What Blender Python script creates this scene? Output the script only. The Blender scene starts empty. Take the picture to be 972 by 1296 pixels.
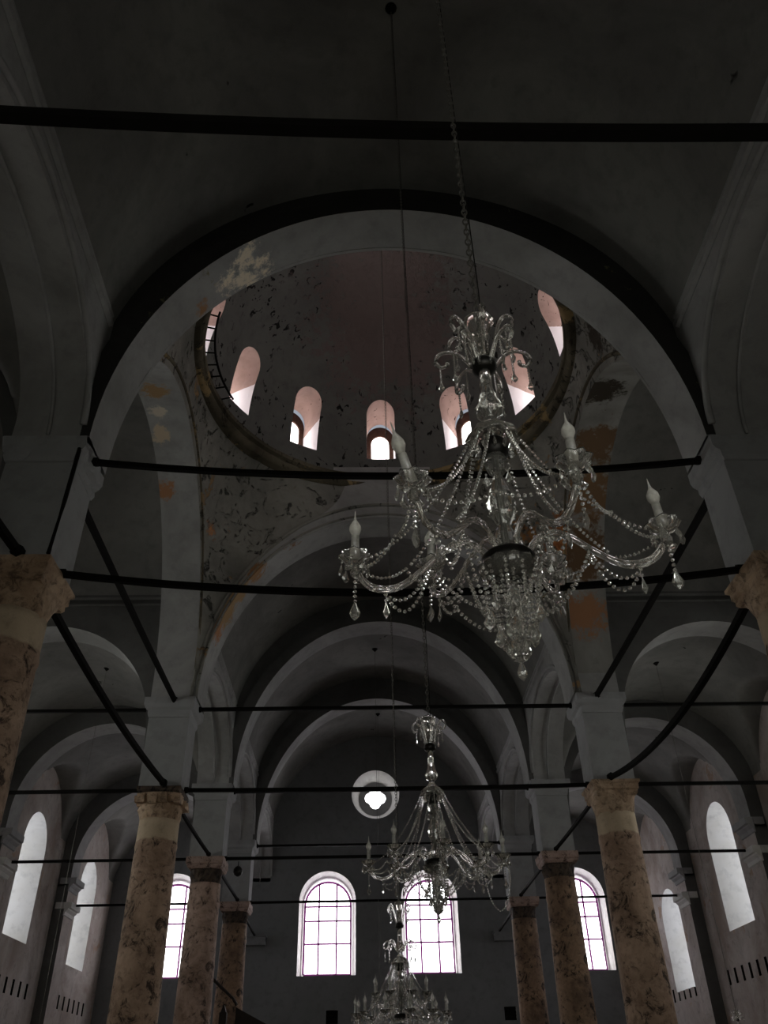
import bpy, bmesh, math, random
from math import sin, cos, pi, radians, sqrt
from mathutils import Vector, Matrix, noise
random.seed(7)
SC = bpy.context.scene
COL = SC.collection

# ------------------------------------------------------------------ camera
F_PX, W_PX, H_PX = 1039.7, 972.0, 1296.0
cam_d = bpy.data.cameras.new('camera'); cam = bpy.data.objects.new('camera', cam_d); COL.objects.link(cam)
cam_d.sensor_fit = 'VERTICAL'; cam_d.sensor_height = 36.0; cam_d.lens = F_PX / H_PX * 36.0
cam_d.clip_start = 0.05; cam_d.clip_end = 300
fw = Vector((0.02700015, 0.8124274, 0.58243687)); rt = Vector((0.99962577, -0.01938252, -0.01930365)); up = Vector((0.00439372, -0.58274011, 0.8126467))
m = Matrix.Identity(4)
for i in range(3):
    m[i][0] = rt[i]; m[i][1] = up[i]; m[i][2] = -fw[i]
m[0][3] = -0.5759; m[1][3] = 0.0; m[2][3] = 1.6
cam.matrix_world = m
SC.camera = cam

# ------------------------------------------------------------------ world, exposure
w = bpy.data.worlds.new('overcast_sky'); SC.world = w; w.use_nodes = True
w.node_tree.nodes['Background'].inputs[0].default_value = (0.80, 0.86, 1.0, 1)
w.node_tree.nodes['Background'].inputs[1].default_value = 0.4
SC.view_settings.view_transform = 'Standard'; SC.view_settings.look = 'None'
SC.view_settings.gamma = 1.0; SC.view_settings.use_curve_mapping = False
SC.view_settings.exposure = 0.0
PANE_END = 6.0      # daylight through the glass of the end wall
PANE_SIDE = 3.0
PANE_DOME = 6.0
PANE_REAR_ADDED = 3.6  # unseen doorway and windows at the back, added as a light source
PANE_BAY_ADDED = 5.5      # unseen windows added at the dome bay and beyond, to light columns and crystal

# ------------------------------------------------------------------ materials
def new_mat(name):
    mt = bpy.data.materials.new(name); mt.use_nodes = True
    nt = mt.node_tree; b = nt.nodes['Principled BSDF']
    return mt, nt, b
def N(nt, t, **kw):
    n = nt.nodes.new(t)
    for k, v in kw.items(): setattr(n, k, v)
    return n
def L(nt, a, b): nt.links.new(a, b)
def coords(nt):
    return N(nt, 'ShaderNodeTexCoord').outputs['Object']
def nz(nt, vec, scale, detail=4, rough=.55, dist=0.0, stretch=None, off=None):
    if stretch or off:
        mp = N(nt, 'ShaderNodeMapping'); L(nt, vec, mp.inputs[0])
        if stretch: mp.inputs['Scale'].default_value = stretch
        if off: mp.inputs['Location'].default_value = off
        vec = mp.outputs[0]
    n = N(nt, 'ShaderNodeTexNoise'); n.inputs['Scale'].default_value = scale
    n.inputs['Detail'].default_value = detail; n.inputs['Roughness'].default_value = rough
    n.inputs['Distortion'].default_value = dist
    L(nt, vec, n.inputs['Vector']); return n.outputs[0]
def rmp(nt, f, a, b, lo=0.0, hi=1.0):
    n = N(nt, 'ShaderNodeMapRange'); n.inputs[1].default_value = a; n.inputs[2].default_value = b
    n.inputs[3].default_value = lo; n.inputs[4].default_value = hi; n.clamp = True
    L(nt, f, n.inputs[0]); return n.outputs[0]
def mth(nt, op, a, b=None):
    n = N(nt, 'ShaderNodeMath', operation=op)
    if hasattr(a, 'node'): L(nt, a, n.inputs[0])
    else: n.inputs[0].default_value = a
    if b is not None:
        if hasattr(b, 'node'): L(nt, b, n.inputs[1])
        else: n.inputs[1].default_value = b
    return n.outputs[0]
def mix(nt, f, a, b):
    n = N(nt, 'ShaderNodeMix', data_type='RGBA'); L(nt, f, n.inputs[0])
    for k, v in ((6, a), (7, b)):
        if hasattr(v, 'node'): L(nt, v, n.inputs[k])
        else: n.inputs[k].default_value = (*v, 1)
    return n.outputs[2]
def bump(nt, h, b, strength=.4, dist=.03):
    n = N(nt, 'ShaderNodeBump'); n.inputs['Strength'].default_value = strength; n.inputs['Distance'].default_value = dist
    L(nt, h, n.inputs['Height']); L(nt, n.outputs[0], b.inputs['Normal'])
def spot(nt, vec, c, r, nf, soft=.35):
    d = N(nt, 'ShaderNodeVectorMath', operation='DISTANCE'); L(nt, vec, d.inputs[0]); d.inputs[1].default_value = c
    v = mth(nt, 'DIVIDE', d.outputs['Value'], r)
    v = mth(nt, 'ADD', v, mth(nt, 'MULTIPLY', mth(nt, 'SUBTRACT', nf, .5), 3.2))
    return rmp(nt, v, 1.0, 1.0 - soft, 0, 1)

def plaster(name, base, dark, ochre=None, ochre_at=.66, fleck=None, fleck_at=.7, spots=(), bstr=.35, crack=0.0, rough=.9):
    mt, nt, b = new_mat(name); v = coords(nt)
    n1 = nz(nt, v, .45, 8, .62, .6); n2 = nz(nt, v, 3.2, 9, .65)
    c = mix(nt, rmp(nt, n1, .38, .66), base, dark)
    c = mix(nt, rmp(nt, n2, .50, .80, 0, .55), c, tuple(x * .45 for x in base))
    h = n2
    if ochre:
        f = rmp(nt, nz(nt, v, .9, 10, .68, .4, off=(3, 7, 1)), ochre_at, ochre_at + .03)
        c = mix(nt, f, c, ochre); h = mth(nt, 'SUBTRACT', h, mth(nt, 'MULTIPLY', f, .5))
    if crack > 0:
        f = rmp(nt, nz(nt, v, 2.3, 11, .72, 1.2, off=(5, 2, 9)), .555, .61, 0, crack)
        c = mix(nt, f, c, tuple(x * .12 for x in base)); h = mth(nt, 'SUBTRACT', h, f)
    if fleck:
        f = rmp(nt, nz(nt, v, fleck, 3, .5, .8, stretch=(1, 1, .6)), fleck_at, fleck_at + .02)
        g = rmp(nt, nz(nt, v, .8, 3, .5, off=(1, 2, 3)), .40, .5)
        f = mth(nt, 'MULTIPLY', f, g)
        c = mix(nt, f, c, (.012, .011, .010)); h = mth(nt, 'SUBTRACT', h, f)
    if spots:
        nf = nz(nt, v, 3.4, 10, .74)
        for (p, r, col) in spots:
            f = spot(nt, v, p, r, nf); c = mix(nt, f, c, col); h = mth(nt, 'SUBTRACT', h, mth(nt, 'MULTIPLY', f, .6))
    L(nt, c, b.inputs['Base Color']); b.inputs['Roughness'].default_value = rough
    b.inputs['Specular IOR Level'].default_value = .15
    bump(nt, h, b, bstr, .04)
    return mt
OCH = (.36, .23, .12); ORG = (.42, .21, .11); PALE = (.62, .55, .45)
random.seed(11)
M = {}
M['soot_shade'] = plaster('sooty_shaded_arch_face', (.045, .043, .04), (.03, .029, .027), ochre=(.20, .18, .10), ochre_at=.63, bstr=.4)  # soot with ochre patches; viewer-side shade is also put into the colour
M['face'] = plaster('shaded_arch_face', (.15, .148, .145), (.10, .098, .095), bstr=.2)  # darkened arch plaster; the shade of viewer-side faces is in its colour
M['vault'] = plaster('grey_vault_plaster', (.24, .235, .222), (.16, .156, .148), fleck=1.9, fleck_at=.735)
M['arch'] = plaster('arch_plaster', (.40, .395, .39), (.26, .255, .25), bstr=.25, spots=[
    ((-2.9, 9.6, 14.1), .62, (.95, .84, .68)), ((-3.45, 9.8, 13.1), .22, (.40, .22, .11)), ((-3.55, 9.1, 13.5), .45, (.20, .18, .10)), ((-1.8, 9.2, 15.1), .35, (.22, .19, .09)),
    ((1.75, 9.2, 15.1), .35, (.22, .19, .09)), ((-2.8, 9.1, 14.5), .3, (.2, .16, .09)), ((-4.25, 18.6, 11.3), .40, ORG), ((-4.1, 18.6, 11.8), .45, OCH), ((-3.8, 18.5, 12.3), .45, OCH), ((-3.3, 18.45, 12.9), .40, (.36, .20, .10)), ((-2.2, 18.5, 13.6), .35, (.30, .16, .08)), ((-3.4, 18.6, 12.0), .3, (.02, .018, .015)),
    ((-5.2, 13.4, 14.7), .35, OCH), ((-5.4, 14.9, 14.5), .3, (.55, .44, .32)), ((-5.45, 16.3, 14.0), .28, ORG), ((-5.3, 14.2, 14.6), .22, PALE)])
M['arcade_right'] = plaster('stained_arcade_plaster', (.34, .33, .31), (.22, .21, .195), bstr=.25, spots=[
    ((4.8, 13.4, 14.7), .6, (.05, .04, .03)), ((5.2, 15.2, 14.4), .7, (.17, .105, .06)), ((5.2, 16.4, 13.9), .8, (.22, .13, .07)), ((5.1, 17.4, 12.8), .8, (.15, .09, .05)), ((5.0, 18.1, 11.4), .6, (.34, .17, .09))])
M['pend'] = plaster('damaged_pendentive_plaster', (.30, .29, .26), (.16, .155, .14), ochre=(.34, .22, .12), ochre_at=.61, crack=.85, bstr=.9, spots=[
    ((-4.05, 17.5, 13.6), .42, (.62, .26, .11)), ((-3.9, 17.8, 13.1), .28, (.6, .27, .12)), ((3.98, 11.2, 14.4), .6, (.55, .33, .12)), ((4.3, 12.2, 14.9), .5, (.05, .04, .03)), ((4.25, 17.3, 13.2), .8, (.45, .17, .06)), ((3.6, 17.9, 13.9), .5, (.38, .18, .07)), ((-4.3, 14.9, 14.6), .3, OCH)])
M['dome'] = plaster('dome_plaster', (.16, .158, .148), (.12, .118, .112), fleck=6.0, fleck_at=.615, bstr=.5, spots=[((.3, 17.2, 20.6), 2.4, (.16, .125, .118)), ((0, 15.5, 21.3), 2.2, (.15, .118, .11))])
M['cornice'] = plaster('dome_cornice_plaster', (.16, .14, .10), (.06, .05, .035), ochre=(.28, .20, .10), ochre_at=.56, crack=.7, bstr=.7)
M['wall'] = plaster('nave_end_wall_plaster', (.22, .225, .23), (.185, .19, .19), bstr=.15)
M['side'] = plaster('stained_side_wall_plaster', (.54, .49, .465), (.33, .265, .23), ochre=(.42, .31, .24), ochre_at=.60, bstr=.3, crack=.25)
M['reveal'] = plaster('white_window_reveal', (.72, .71, .70), (.62, .60, .56), bstr=.1)
M['dome_reveal'] = plaster('salmon_dome_reveal', (.50, .36, .32), (.36, .245, .21), bstr=.3, fleck=9, fleck_at=.66)
def white_dado(mt, zc):                    # the lower part of the reveals is limewashed white up to a painted line
    nt = mt.node_tree; b = nt.nodes['Principled BSDF']; v = coords(nt)
    sx = N(nt, 'ShaderNodeSeparateXYZ'); L(nt, v, sx.inputs[0]); src = b.inputs['Base Color'].links[0].from_socket
    f = rmp(nt, mth(nt, 'ADD', sx.outputs[2], mth(nt, 'MULTIPLY', nz(nt, v, 3, 5, .6), .1)), zc + .04, zc + .06)
    L(nt, mix(nt, f, (.86, .82, .84), src), b.inputs['Base Color'])
white_dado(M['dome_reveal'], 18.0)
M['pier'] = plaster('pier_plaster', (.37, .37, .375), (.30, .30, .30), bstr=.2, spots=[((-5.0, 18.5, 9.5), .42, (.40, .25, .18)), ((-4.6, 9.1, 9.4), .5, (.40, .27, .12)), ((-4.5, 9.6, 9.2), .4, (.30, .22, .10)), ((-4.4, 18.5, 9.1), .3, PALE)])
M['floor'] = plaster('worn_stone_floor', (.42, .38, .33), (.30, .27, .24), bstr=.2)

def column_mat(name, hi, lo, blot, s=1.0, band=None, bl=.92):
    mt, nt, b = new_mat(name); v = coords(nt)
    n1 = nz(nt, v, 1.1 * s, 9, .68, .5, off=(random.random() * 9, 0, random.random() * 9)); n2 = nz(nt, v, 7, 8, .7); n3 = nz(nt, v, 3.4 * s, 11, .76, .6, off=(4, 2, 7))
    c = mix(nt, rmp(nt, n1, .40, .62), hi, lo)
    c = mix(nt, rmp(nt, n2, .5, .72, 0, .8), c, tuple(x * .4 for x in lo))
    f = rmp(nt, n3, .53, .60, 0, bl)
    if band:                                  # cleaner plastered collar above the worn shaft
        sx = N(nt, 'ShaderNodeSeparateXYZ'); L(nt, v, sx.inputs[0])
        zz = mth(nt, 'ADD', sx.outputs[2], mth(nt, 'MULTIPLY', n1, .35))
        g = rmp(nt, zz, band, band + .04)
        c2 = mix(nt, rmp(nt, n2, .35, .8, 0, .5), (.56, .44, .31), (.36, .27, .18))
        f = mth(nt, 'MULTIPLY', f, mth(nt, 'SUBTRACT', 1.0, mth(nt, 'MULTIPLY', g, .8)))
        c = mix(nt, g, c, c2)
    c = mix(nt, f, c, blot)
    L(nt, c, b.inputs['Base Color']); b.inputs['Roughness'].default_value = .75
    b.inputs['Specular IOR Level'].default_value = .25
    bump(nt, mth(nt, 'SUBTRACT', mth(nt, 'ADD', n2, n1), mth(nt, 'MULTIPLY', f, .4)), b, .8, .03)
    return mt
M['col'] = column_mat('weathered_marble_shaft', (.52, .36, .26), (.30, .195, .135), (.045, .03, .022), band=6.45)
M['col_pink'] = column_mat('pinkish_marble_shaft', (.54, .38, .31), (.30, .20, .15), (.06, .04, .032))
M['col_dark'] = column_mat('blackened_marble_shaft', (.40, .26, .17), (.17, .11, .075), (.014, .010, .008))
M['cap'] = column_mat('chipped_capital_stone', (.58, .42, .29), (.36, .24, .155), (.05, .03, .02), 1.6, bl=.55)
M['cap_pink'] = column_mat('pinkish_abacus_stone', (.46, .33, .28), (.34, .23, .19), (.08, .05, .04), 1.6)
M['cap_dark'] = column_mat('sooty_capital_stone', (.14, .10, .07), (.05, .035, .028), (.01, .008, .007), 1.6)

def simple(name, col, rough=.5, metal=0.0, spec=.5):
    mt, nt, b = new_mat(name); v = coords(nt)
    n = nz(nt, v, 9, 5, .6); c = mix(nt, rmp(nt, n, .4, .75), col, tuple(x * .6 for x in col))
    L(nt, c, b.inputs['Base Color']); b.inputs['Roughness'].default_value = rough; b.inputs['Metallic'].default_value = metal
    b.inputs['Specular IOR Level'].default_value = spec
    return mt
M['iron'] = simple('black_wrought_iron', (.008, .007, .006), .8, 0.0, .1)
M['chain'] = simple('dull_steel_chain', (.20, .19, .17), .45, .9)
M['darkmetal'] = simple('tarnished_dark_metal', (.02, .018, .016), .4, .6)
M['wood'] = simple('dark_stained_wood', (.022, .014, .010), .6, 0, .3)
M['brick'] = simple('brown_window_surround', (.10, .055, .04), .8, 0, .2)
def emit(name, col, s):
    mt, nt, b = new_mat(name); v = coords(nt)
    c = mix(nt, rmp(nt, nz(nt, v, 1.5, 4, .5), .3, .7), col, tuple(x * .93 for x in col))
    b.inputs['Base Color'].default_value = (.8, .8, .8, 1)
    L(nt, c, b.inputs['Emission Color']); b.inputs['Emission Strength'].default_value = s; b.inputs['Roughness'].default_value = .3
    return mt
M['pane'] = emit('daylit_frosted_pane', (.98, .97, 1.0), PANE_END)
M['pane_side'] = emit('daylit_side_pane', (.90, .93, 1.0), PANE_SIDE)
M['pane_bay_added'] = emit('added_bay_pane', (.94, .97, .93), PANE_BAY_ADDED)
M['pane_dome'] = emit('daylit_dome_pane', (1.0, .95, .93), PANE_DOME)
M['pane_rear_added'] = emit('added_rear_pane', (.98, 1.0, .91), PANE_REAR_ADDED)
def bars():
    mt, nt, b = new_mat('purple_fringe_glazing_bar'); o = nt.nodes['Material Output']  # purple stands for lens fringing round bright panes, put into the bar colour
    t = N(nt, 'ShaderNodeBsdfTranslucent'); v = coords(nt)
    c = mix(nt, rmp(nt, nz(nt, v, 4, 4, .6), .4, .7), (.16, .03, .15), (.10, .018, .085)); L(nt, c, t.inputs[0])
    b.inputs['Base Color'].default_value = (.42, .12, .36, 1); b.inputs['Roughness'].default_value = .5
    mx = N(nt, 'ShaderNodeMixShader'); mx.inputs[0].default_value = .5
    L(nt, b.outputs[0], mx.inputs[1]); L(nt, t.outputs[0], mx.inputs[2]); L(nt, mx.outputs[0], o.inputs[0]); return mt
M['bar'] = bars()
def glass(name, tint, rough, mixd):
    mt, nt, b = new_mat(name); o = nt.nodes['Material Output']; v = coords(nt)
    b.inputs['Transmission Weight'].default_value = 1.0; b.inputs['IOR'].default_value = 1.55; b.inputs['Roughness'].default_value = rough
    b.inputs['Base Color'].default_value = (*tint, 1)
    d = N(nt, 'ShaderNodeBsdfDiffuse'); c = mix(nt, rmp(nt, nz(nt, v, 60, 3, .5), .4, .7), (.80, .78, .72), (.55, .53, .49)); L(nt, c, d.inputs[0])
    mx = N(nt, 'ShaderNodeMixShader'); mx.inputs[0].default_value = mixd
    L(nt, b.outputs[0], mx.inputs[1]); L(nt, d.outputs[0], mx.inputs[2]); L(nt, mx.outputs[0], o.inputs[0]); return mt
M['crystal'] = glass('cut_crystal', (1, .99, .96), .02, .10)
M['tube'] = glass('clear_glass_tube', (1, .98, .94), .02, .07)
M['frost'] = glass('frosted_bulb_glass', (1, .97, .93), .25, .55)
M['sleeve'] = glass('translucent_candle_sleeve', (.8, .82, .82), .2, .45)

# ------------------------------------------------------------------ object helpers
def link(o, parent=None):
    COL.objects.link(o)
    if parent: o.parent = parent
    return o
def tag(o, label=None, cat=None, group=None, kind=None):
    if label: o['label'] = label
    if cat: o['category'] = cat
    if group: o['group'] = group
    if kind: o['kind'] = kind
    return o
def empty(name, loc=(0, 0, 0), label=None, cat=None, group=None, kind=None):
    o = bpy.data.objects.new(name, None); o.location = loc; o.empty_display_size = .1; link(o); return tag(o, label, cat, group, kind)
class MB:
    def __init__(s): s.v = []; s.f = []
    def add(s, vs, fs):
        o = len(s.v); s.v += [tuple(p) for p in vs]; s.f += [tuple(i + o for i in f) for f in fs]; return s
    def box(s, a, b):
        (x0, y0, z0), (x1, y1, z1) = a, b
        return s.add([(x0, y0, z0), (x1, y0, z0), (x1, y1, z0), (x0, y1, z0), (x0, y0, z1), (x1, y0, z1), (x1, y1, z1), (x0, y1, z1)],
                     [(0, 3, 2, 1), (4, 5, 6, 7), (0, 1, 5, 4), (1, 2, 6, 5), (2, 3, 7, 6), (3, 0, 4, 7)])
    def prism(s, pts, fn0, fn1):          # 2-D outline pushed between two planes
        n = len(pts)
        return s.add([fn0(p) for p in pts] + [fn1(p) for p in pts], [tuple(range(n - 1, -1, -1)), tuple(range(n, 2 * n))] + [(i, (i + 1) % n, n + (i + 1) % n, n + i) for i in range(n)])
    def rings(s, rings, closed=True, caps=True):
        n = len(rings[0]); vs = [p for r in rings for p in r]; fs = []
        for k in range(len(rings) - 1):
            for i in range(n if closed else n - 1):
                j = (i + 1) % n; fs.append((k * n + i, k * n + j, (k + 1) * n + j, (k + 1) * n + i))
        if caps and closed: fs += [tuple(range(n - 1, -1, -1)), tuple(range((len(rings) - 1) * n, len(rings) * n))]
        return s.add(vs, fs)
    def lathe(s, prof, n=24, c=(0, 0, 0), wob=None, caps=True):
        return s.rings([[(c[0] + r * (wob(2 * pi * i / n, z) if wob else 1) * cos(2 * pi * i / n), c[1] + r * (wob(2 * pi * i / n, z) if wob else 1) * sin(2 * pi * i / n), c[2] + z) for i in range(n)] for (z, r) in prof], caps=caps)
    def tube(s, pts, r, n=6, flat=None):
        pts = [Vector(p) for p in pts]; R = []
        ref = Vector((0, 0, 1))
        for k, p in enumerate(pts):
            t = (pts[min(k + 1, len(pts) - 1)] - pts[max(k - 1, 0)]).normalized()
            a = t.cross(ref)
            if a.length < .05: a = t.cross(Vector((0, 1, 0)))
            a.normalize(); b = a.cross(t); rr = r[k] if isinstance(r, (list, tuple)) else r
            R.append([p + a * cos(2 * pi * i / n + pi / n) * rr + b * sin(2 * pi * i / n + pi / n) * rr * (flat or 1) for i in range(n)])
        return s.rings(R)
    def bead(s, c, r, h=None, n=6):
        h = h or r; c = Vector(c)
        vs = [c + Vector((0, 0, h))] + [c + Vector((r * .85 * cos(2 * pi * i / n), r * .85 * sin(2 * pi * i / n), h * .35)) for i in range(n)] + [c + Vector((r * .85 * cos(2 * pi * (i + .5) / n), r * .85 * sin(2 * pi * (i + .5) / n), -h * .35)) for i in range(n)] + [c - Vector((0, 0, h))]
        fs = [(0, 1 + i, 1 + (i + 1) % n) for i in range(n)]
        for i in range(n): fs += [(1 + i, n + 1 + i, 1 + (i + 1) % n), (1 + (i + 1) % n, n + 1 + i, n + 1 + (i + 1) % n)]
        fs += [(2 * n + 1, n + 1 + (i + 1) % n, n + 1 + i) for i in range(n)]
        return s.add(vs, fs)
    def mesh(s, name, mat, smooth=False):
        me = bpy.data.meshes.new(name); me.from_pydata(s.v, [], s.f)
        bm = bmesh.new(); bm.from_mesh(me); bmesh.ops.recalc_face_normals(bm, faces=bm.faces); bm.to_mesh(me); bm.free()
        for mt in (mat if isinstance(mat, list) else [mat]): me.materials.append(mt)
        if smooth: me.polygons.foreach_set('use_smooth', [True] * len(me.polygons))
        return me
    def build(s, name, mat, parent=None, smooth=False, loc=None):
        o = bpy.data.objects.new(name, s.mesh(name, mat, smooth)); link(o, parent)
        if loc: o.location = loc
        return o
def struct(o, label=None): o['kind'] = 'structure'; return tag(o, label)
def smooth_by_angle(o, ang=40):
    me = o.data; bm = bmesh.new(); bm.from_mesh(me)
    for f in bm.faces: f.smooth = True
    for e in bm.edges: e.smooth = len(e.link_faces) == 2 and e.calc_face_angle(0) < radians(ang)
    bm.to_mesh(me); bm.free()
def faces_to_viewer(o, mat):  # paints the shade of viewer-side faces through a darker material
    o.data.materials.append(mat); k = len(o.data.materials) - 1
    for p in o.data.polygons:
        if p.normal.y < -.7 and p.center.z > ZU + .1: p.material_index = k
def cut(o, mb, mat):
    c = bpy.data.objects.new('cutter', mb.mesh('cutter', mat)); COL.objects.link(c)
    md = o.modifiers.new('cut', 'BOOLEAN'); md.object = c; md.operation = 'DIFFERENCE'; md.solver = 'EXACT'
    md.use_self = True; md.material_mode = 'TRANSFER'
    bpy.context.view_layer.update()
    me = bpy.data.meshes.new_from_object(o.evaluated_get(bpy.context.evaluated_depsgraph_get()))
    o.modifiers.clear(); old = o.data; o.data = me; bpy.data.meshes.remove(old)
    cm = c.data; bpy.data.objects.remove(c); bpy.data.meshes.remove(cm)

# ------------------------------------------------------------------ layout (metres)
YL = [3.0, 9.50, 18.93, 25.42, 31.96]          # column rows
XC = 5.1; XI = 4.62; XO = 5.58; HB = .45        # column line, pier faces
ZC = 7.38; ZU = 9.43                            # capital top, upper corbel top
YE = 38.45; YR = -4.2                           # end wall, rear wall
XW = 11.4                                       # side walls
ZT = 16.4

# floor
f = MB().box((-XW - 1.3, YR - 1, -.3), (XW + 1.3, YE + 1.3, 0)).build('floor', M['floor']); struct(f)

# ---- opening outline helper: arch from (c-h) to (c+h), springing zs, crown zc, stilt from z0
def arch_pts(c, h, zs, rise, n=40):
    return [(c + h * cos(pi - pi * k / n), zs + rise * sin(pi * k / n)) for k in range(n + 1)]

# ---- nave transverse arches
RISE = [5.47, 5.47, 5.20, 5.45, 5.42]
def transverse(i, y0, y1, style):
    par = empty('trim_%d' % (i + 1), (0, 0, 0)); struct(par)
    ri = 4.48; zs = ZU + .01; rise = RISE[i]
    # inner order
    inn = arch_pts(0, ri, zs, rise, 56); out = arch_pts(0, ri + .36, zs, rise + .36, 56)
    inn = [(-ri, ZU)] + inn + [(ri, ZU)]; out = [(-ri - .36, ZU)] + out + [(ri + .36, ZU)]
    mb = MB(); n = len(inn)
    vs = [(x, y0, z) for x, z in inn] + [(x, y0, z) for x, z in out] + [(x, y1, z) for x, z in inn] + [(x, y1, z) for x, z in out]
    fs = []
    for k in range(n - 1):
        fs += [(k, k + 1, n + k + 1, n + k), (2 * n + k, 3 * n + k, 3 * n + k + 1, 2 * n + k + 1), (k, 2 * n + k, 2 * n + k + 1, k + 1), (n + k, n + k + 1, 3 * n + k + 1, 3 * n + k)]
    mb.add(vs, fs); o = mb.build('arch_ring', M['arch'], par); smooth_by_angle(o)
    if i != 2: faces_to_viewer(o, M['soot_shade'] if i == 1 else M['face'])
    # outer order, set back on the side towards the entrance
    yb = y0 + style
    top = ZT; inn = out; n = len(inn)
    def topp(x, z):
        if z <= ZU + .02: return (-XO if x < 0 else XO, z)
        a = math.atan2(z - ZU, x)
        s = min(XO / abs(cos(a)) if abs(cos(a)) > 1e-6 else 99, (top - ZU) / max(sin(a), 1e-6)); return (cos(a) * s, ZU + sin(a) * s)
    out2 = [topp(x, z) for x, z in inn]
    vs = [(x, yb, z) for x, z in inn] + [(x, yb, z) for x, z in out2] + [(x, y1, z) for x, z in inn] + [(x, y1, z) for x, z in out2]
    fs = []
    for k in range(n - 1):
        fs += [(k, k + 1, n + k + 1, n + k), (2 * n + k, 3 * n + k, 3 * n + k + 1, 2 * n + k + 1), (k, 2 * n + k, 2 * n + k + 1, k + 1), (n + k, n + k + 1, 3 * n + k + 1, 3 * n + k)]
    o = MB().add(vs, fs).build('arch_spandrel', M['arch'], par); smooth_by_angle(o)
    if i != 2: faces_to_viewer(o, M['soot_shade'] if i == 1 else M['face'])
    return par
AR = [(2.53, 3.47), (9.03, 9.92), (18.43, 19.40), (24.95, 25.89), (31.49, 32.43)]
for i, (a, b) in enumerate(AR): transverse(i, a, b, .18 if i != 2 else .0)

# ---- nave arcade walls (longitudinal arches) left and right, one piece per side
def arcade(side, mat):
    par = empty('wall_arcade_left' if side < 0 else 'wall_arcade_right'); struct(par)
    bounds = [YR] + YL + [YE]
    for k in range(6):
        ya, yb = bounds[k], bounds[k + 1]
        a = ya + (.48 if k > 0 else .0); b = yb - (.48 if k < 5 else .0)
        if k == 2: a, b = 9.9, 18.45
        c, h = (a + b) / 2, (b - a) / 2
        if k == 2: pts = [(a, ZU)] + arch_pts(c, h, ZU + .05, 5.20, 56) + [(b, ZU)]
        else: pts = [(a, ZU)] + arch_pts(c, h, ZU + .15, 1.75, 36) + [(b, ZU)]
        def outer(y, z):
            if z < ZU + .2 and abs(y - a) < 1e-3: return (ya, z)
            if z < ZU + .2 and abs(y - b) < 1e-3: return (yb, z)
            t = (y - a) / (b - a); return (ya + (yb - ya) * t, ZT if k == 2 else 13.6)
        inn = pts; out = [outer(y, z) for y, z in pts]; n = len(inn)
        x0, x1 = side * XI, side * XO
        vs = [(x0, y, z) for y, z in inn] + [(x0, y, z) for y, z in out] + [(x1, y, z) for y, z in inn] + [(x1, y, z) for y, z in out]
        fs = []
        for q in range(n - 1):
            fs += [(q, q + 1, n + q + 1, n + q), (2 * n + q, 3 * n + q, 3 * n + q + 1, 2 * n + q + 1), (q, 2 * n + q, 2 * n + q + 1, q + 1), (n + q, n + q + 1, 3 * n + q + 1, 3 * n + q)]
        o = MB().add(vs, fs).build('arcade_arch', mat if k == 2 else M['arch'], par); smooth_by_angle(o)
        # moulding along the arris of the opening, and a double string course at the foot of the vault
        if k != 2:
            mp = arch_pts(c, h - .02, ZU + .12, 1.85, 30)
            MB().tube([(side * (XI - .02), y, z + .09) for y, z in mp], .055, 6).build('archivolt_moulding', M['arch'], par, True)
            MB().tube([(side * (XI + .45), y, z - .10) for y, z in mp], .03, 5).build('soffit_moulding', M['arch'], par, True)
            for zz, rr in ((11.82, .06), (12.0, .045)):
                MB().tube([(side * (XI - .01), ya + .45, zz), (side * (XI - .01), yb - .45, zz)], rr, 6).build('string_course', M['arch'], par)
    return par
arcade(-1, M['arch']); arcade(1, M['arcade_right'])

# ---- nave barrel vaults
def grid(fn, nu, nv):
    vs = [fn(u / nu, v / nv) for u in range(nu + 1) for v in range(nv + 1)]
    fs = [(u * (nv + 1) + v, (u + 1) * (nv + 1) + v, (u + 1) * (nv + 1) + v + 1, u * (nv + 1) + v + 1) for u in range(nu) for v in range(nv)]
    return vs, fs
ceil = empty('ceiling'); struct(ceil)
a0 = math.asin(.75 / 4.80)
for (ya, yb) in ((YR, 2.6), (3.4, 9.25), (19.35, 25.2), (25.8, 31.7), (32.35, YE + .05)):
    def bar(u, v):
        a = a0 + (pi - 2 * a0) * u
        return (4.72 * cos(a), ya + (yb - ya) * v, 11.05 + 4.80 * sin(a) + .02 * noise.noise(Vector((a * 3, v * 5, ya))))
    MB().add(*grid(bar, 48, 12)).build('nave_vault', M['vault'], ceil, True)

# ---- pendentives, ring and dome
DC = (0.0, 14.15); RR = 4.40; ZR = 15.85; HX, HY = 4.62, 4.30
NP = 192
def pend(u, v):
    a = 2 * pi * u; cx, sy = cos(a), sin(a)
    s = min(HX / abs(cx) if abs(cx) > 1e-9 else 1e9, HY / abs(sy) if abs(sy) > 1e-9 else 1e9)
    x, y = cx * s, sy * s
    if abs(abs(x) - HX) < 1e-6: z = ZU + 5.25 * sqrt(max(0, 1 - (y / HY) ** 2))
    else: z = ZU + (RISE[2] if y > 0 else RISE[1]) * sqrt(max(0, 1 - (x / 4.49) ** 2))
    rx, ry = RR * cx, RR * sy
    t = v
    q = 1 - cos(t * pi / 2); 
    px = x + (rx - x) * (q * .75 + t * .25); py = y + (ry - y) * (q * .75 + t * .25)
    pz = z + (ZR - z) * (sin(t * pi / 2) * .75 + t * .25)
    return (DC[0] + px, DC[1] + py, pz)
o = MB().add(*grid(pend, NP, 14)).build('pendentives', M['pend'], ceil, True)
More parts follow.
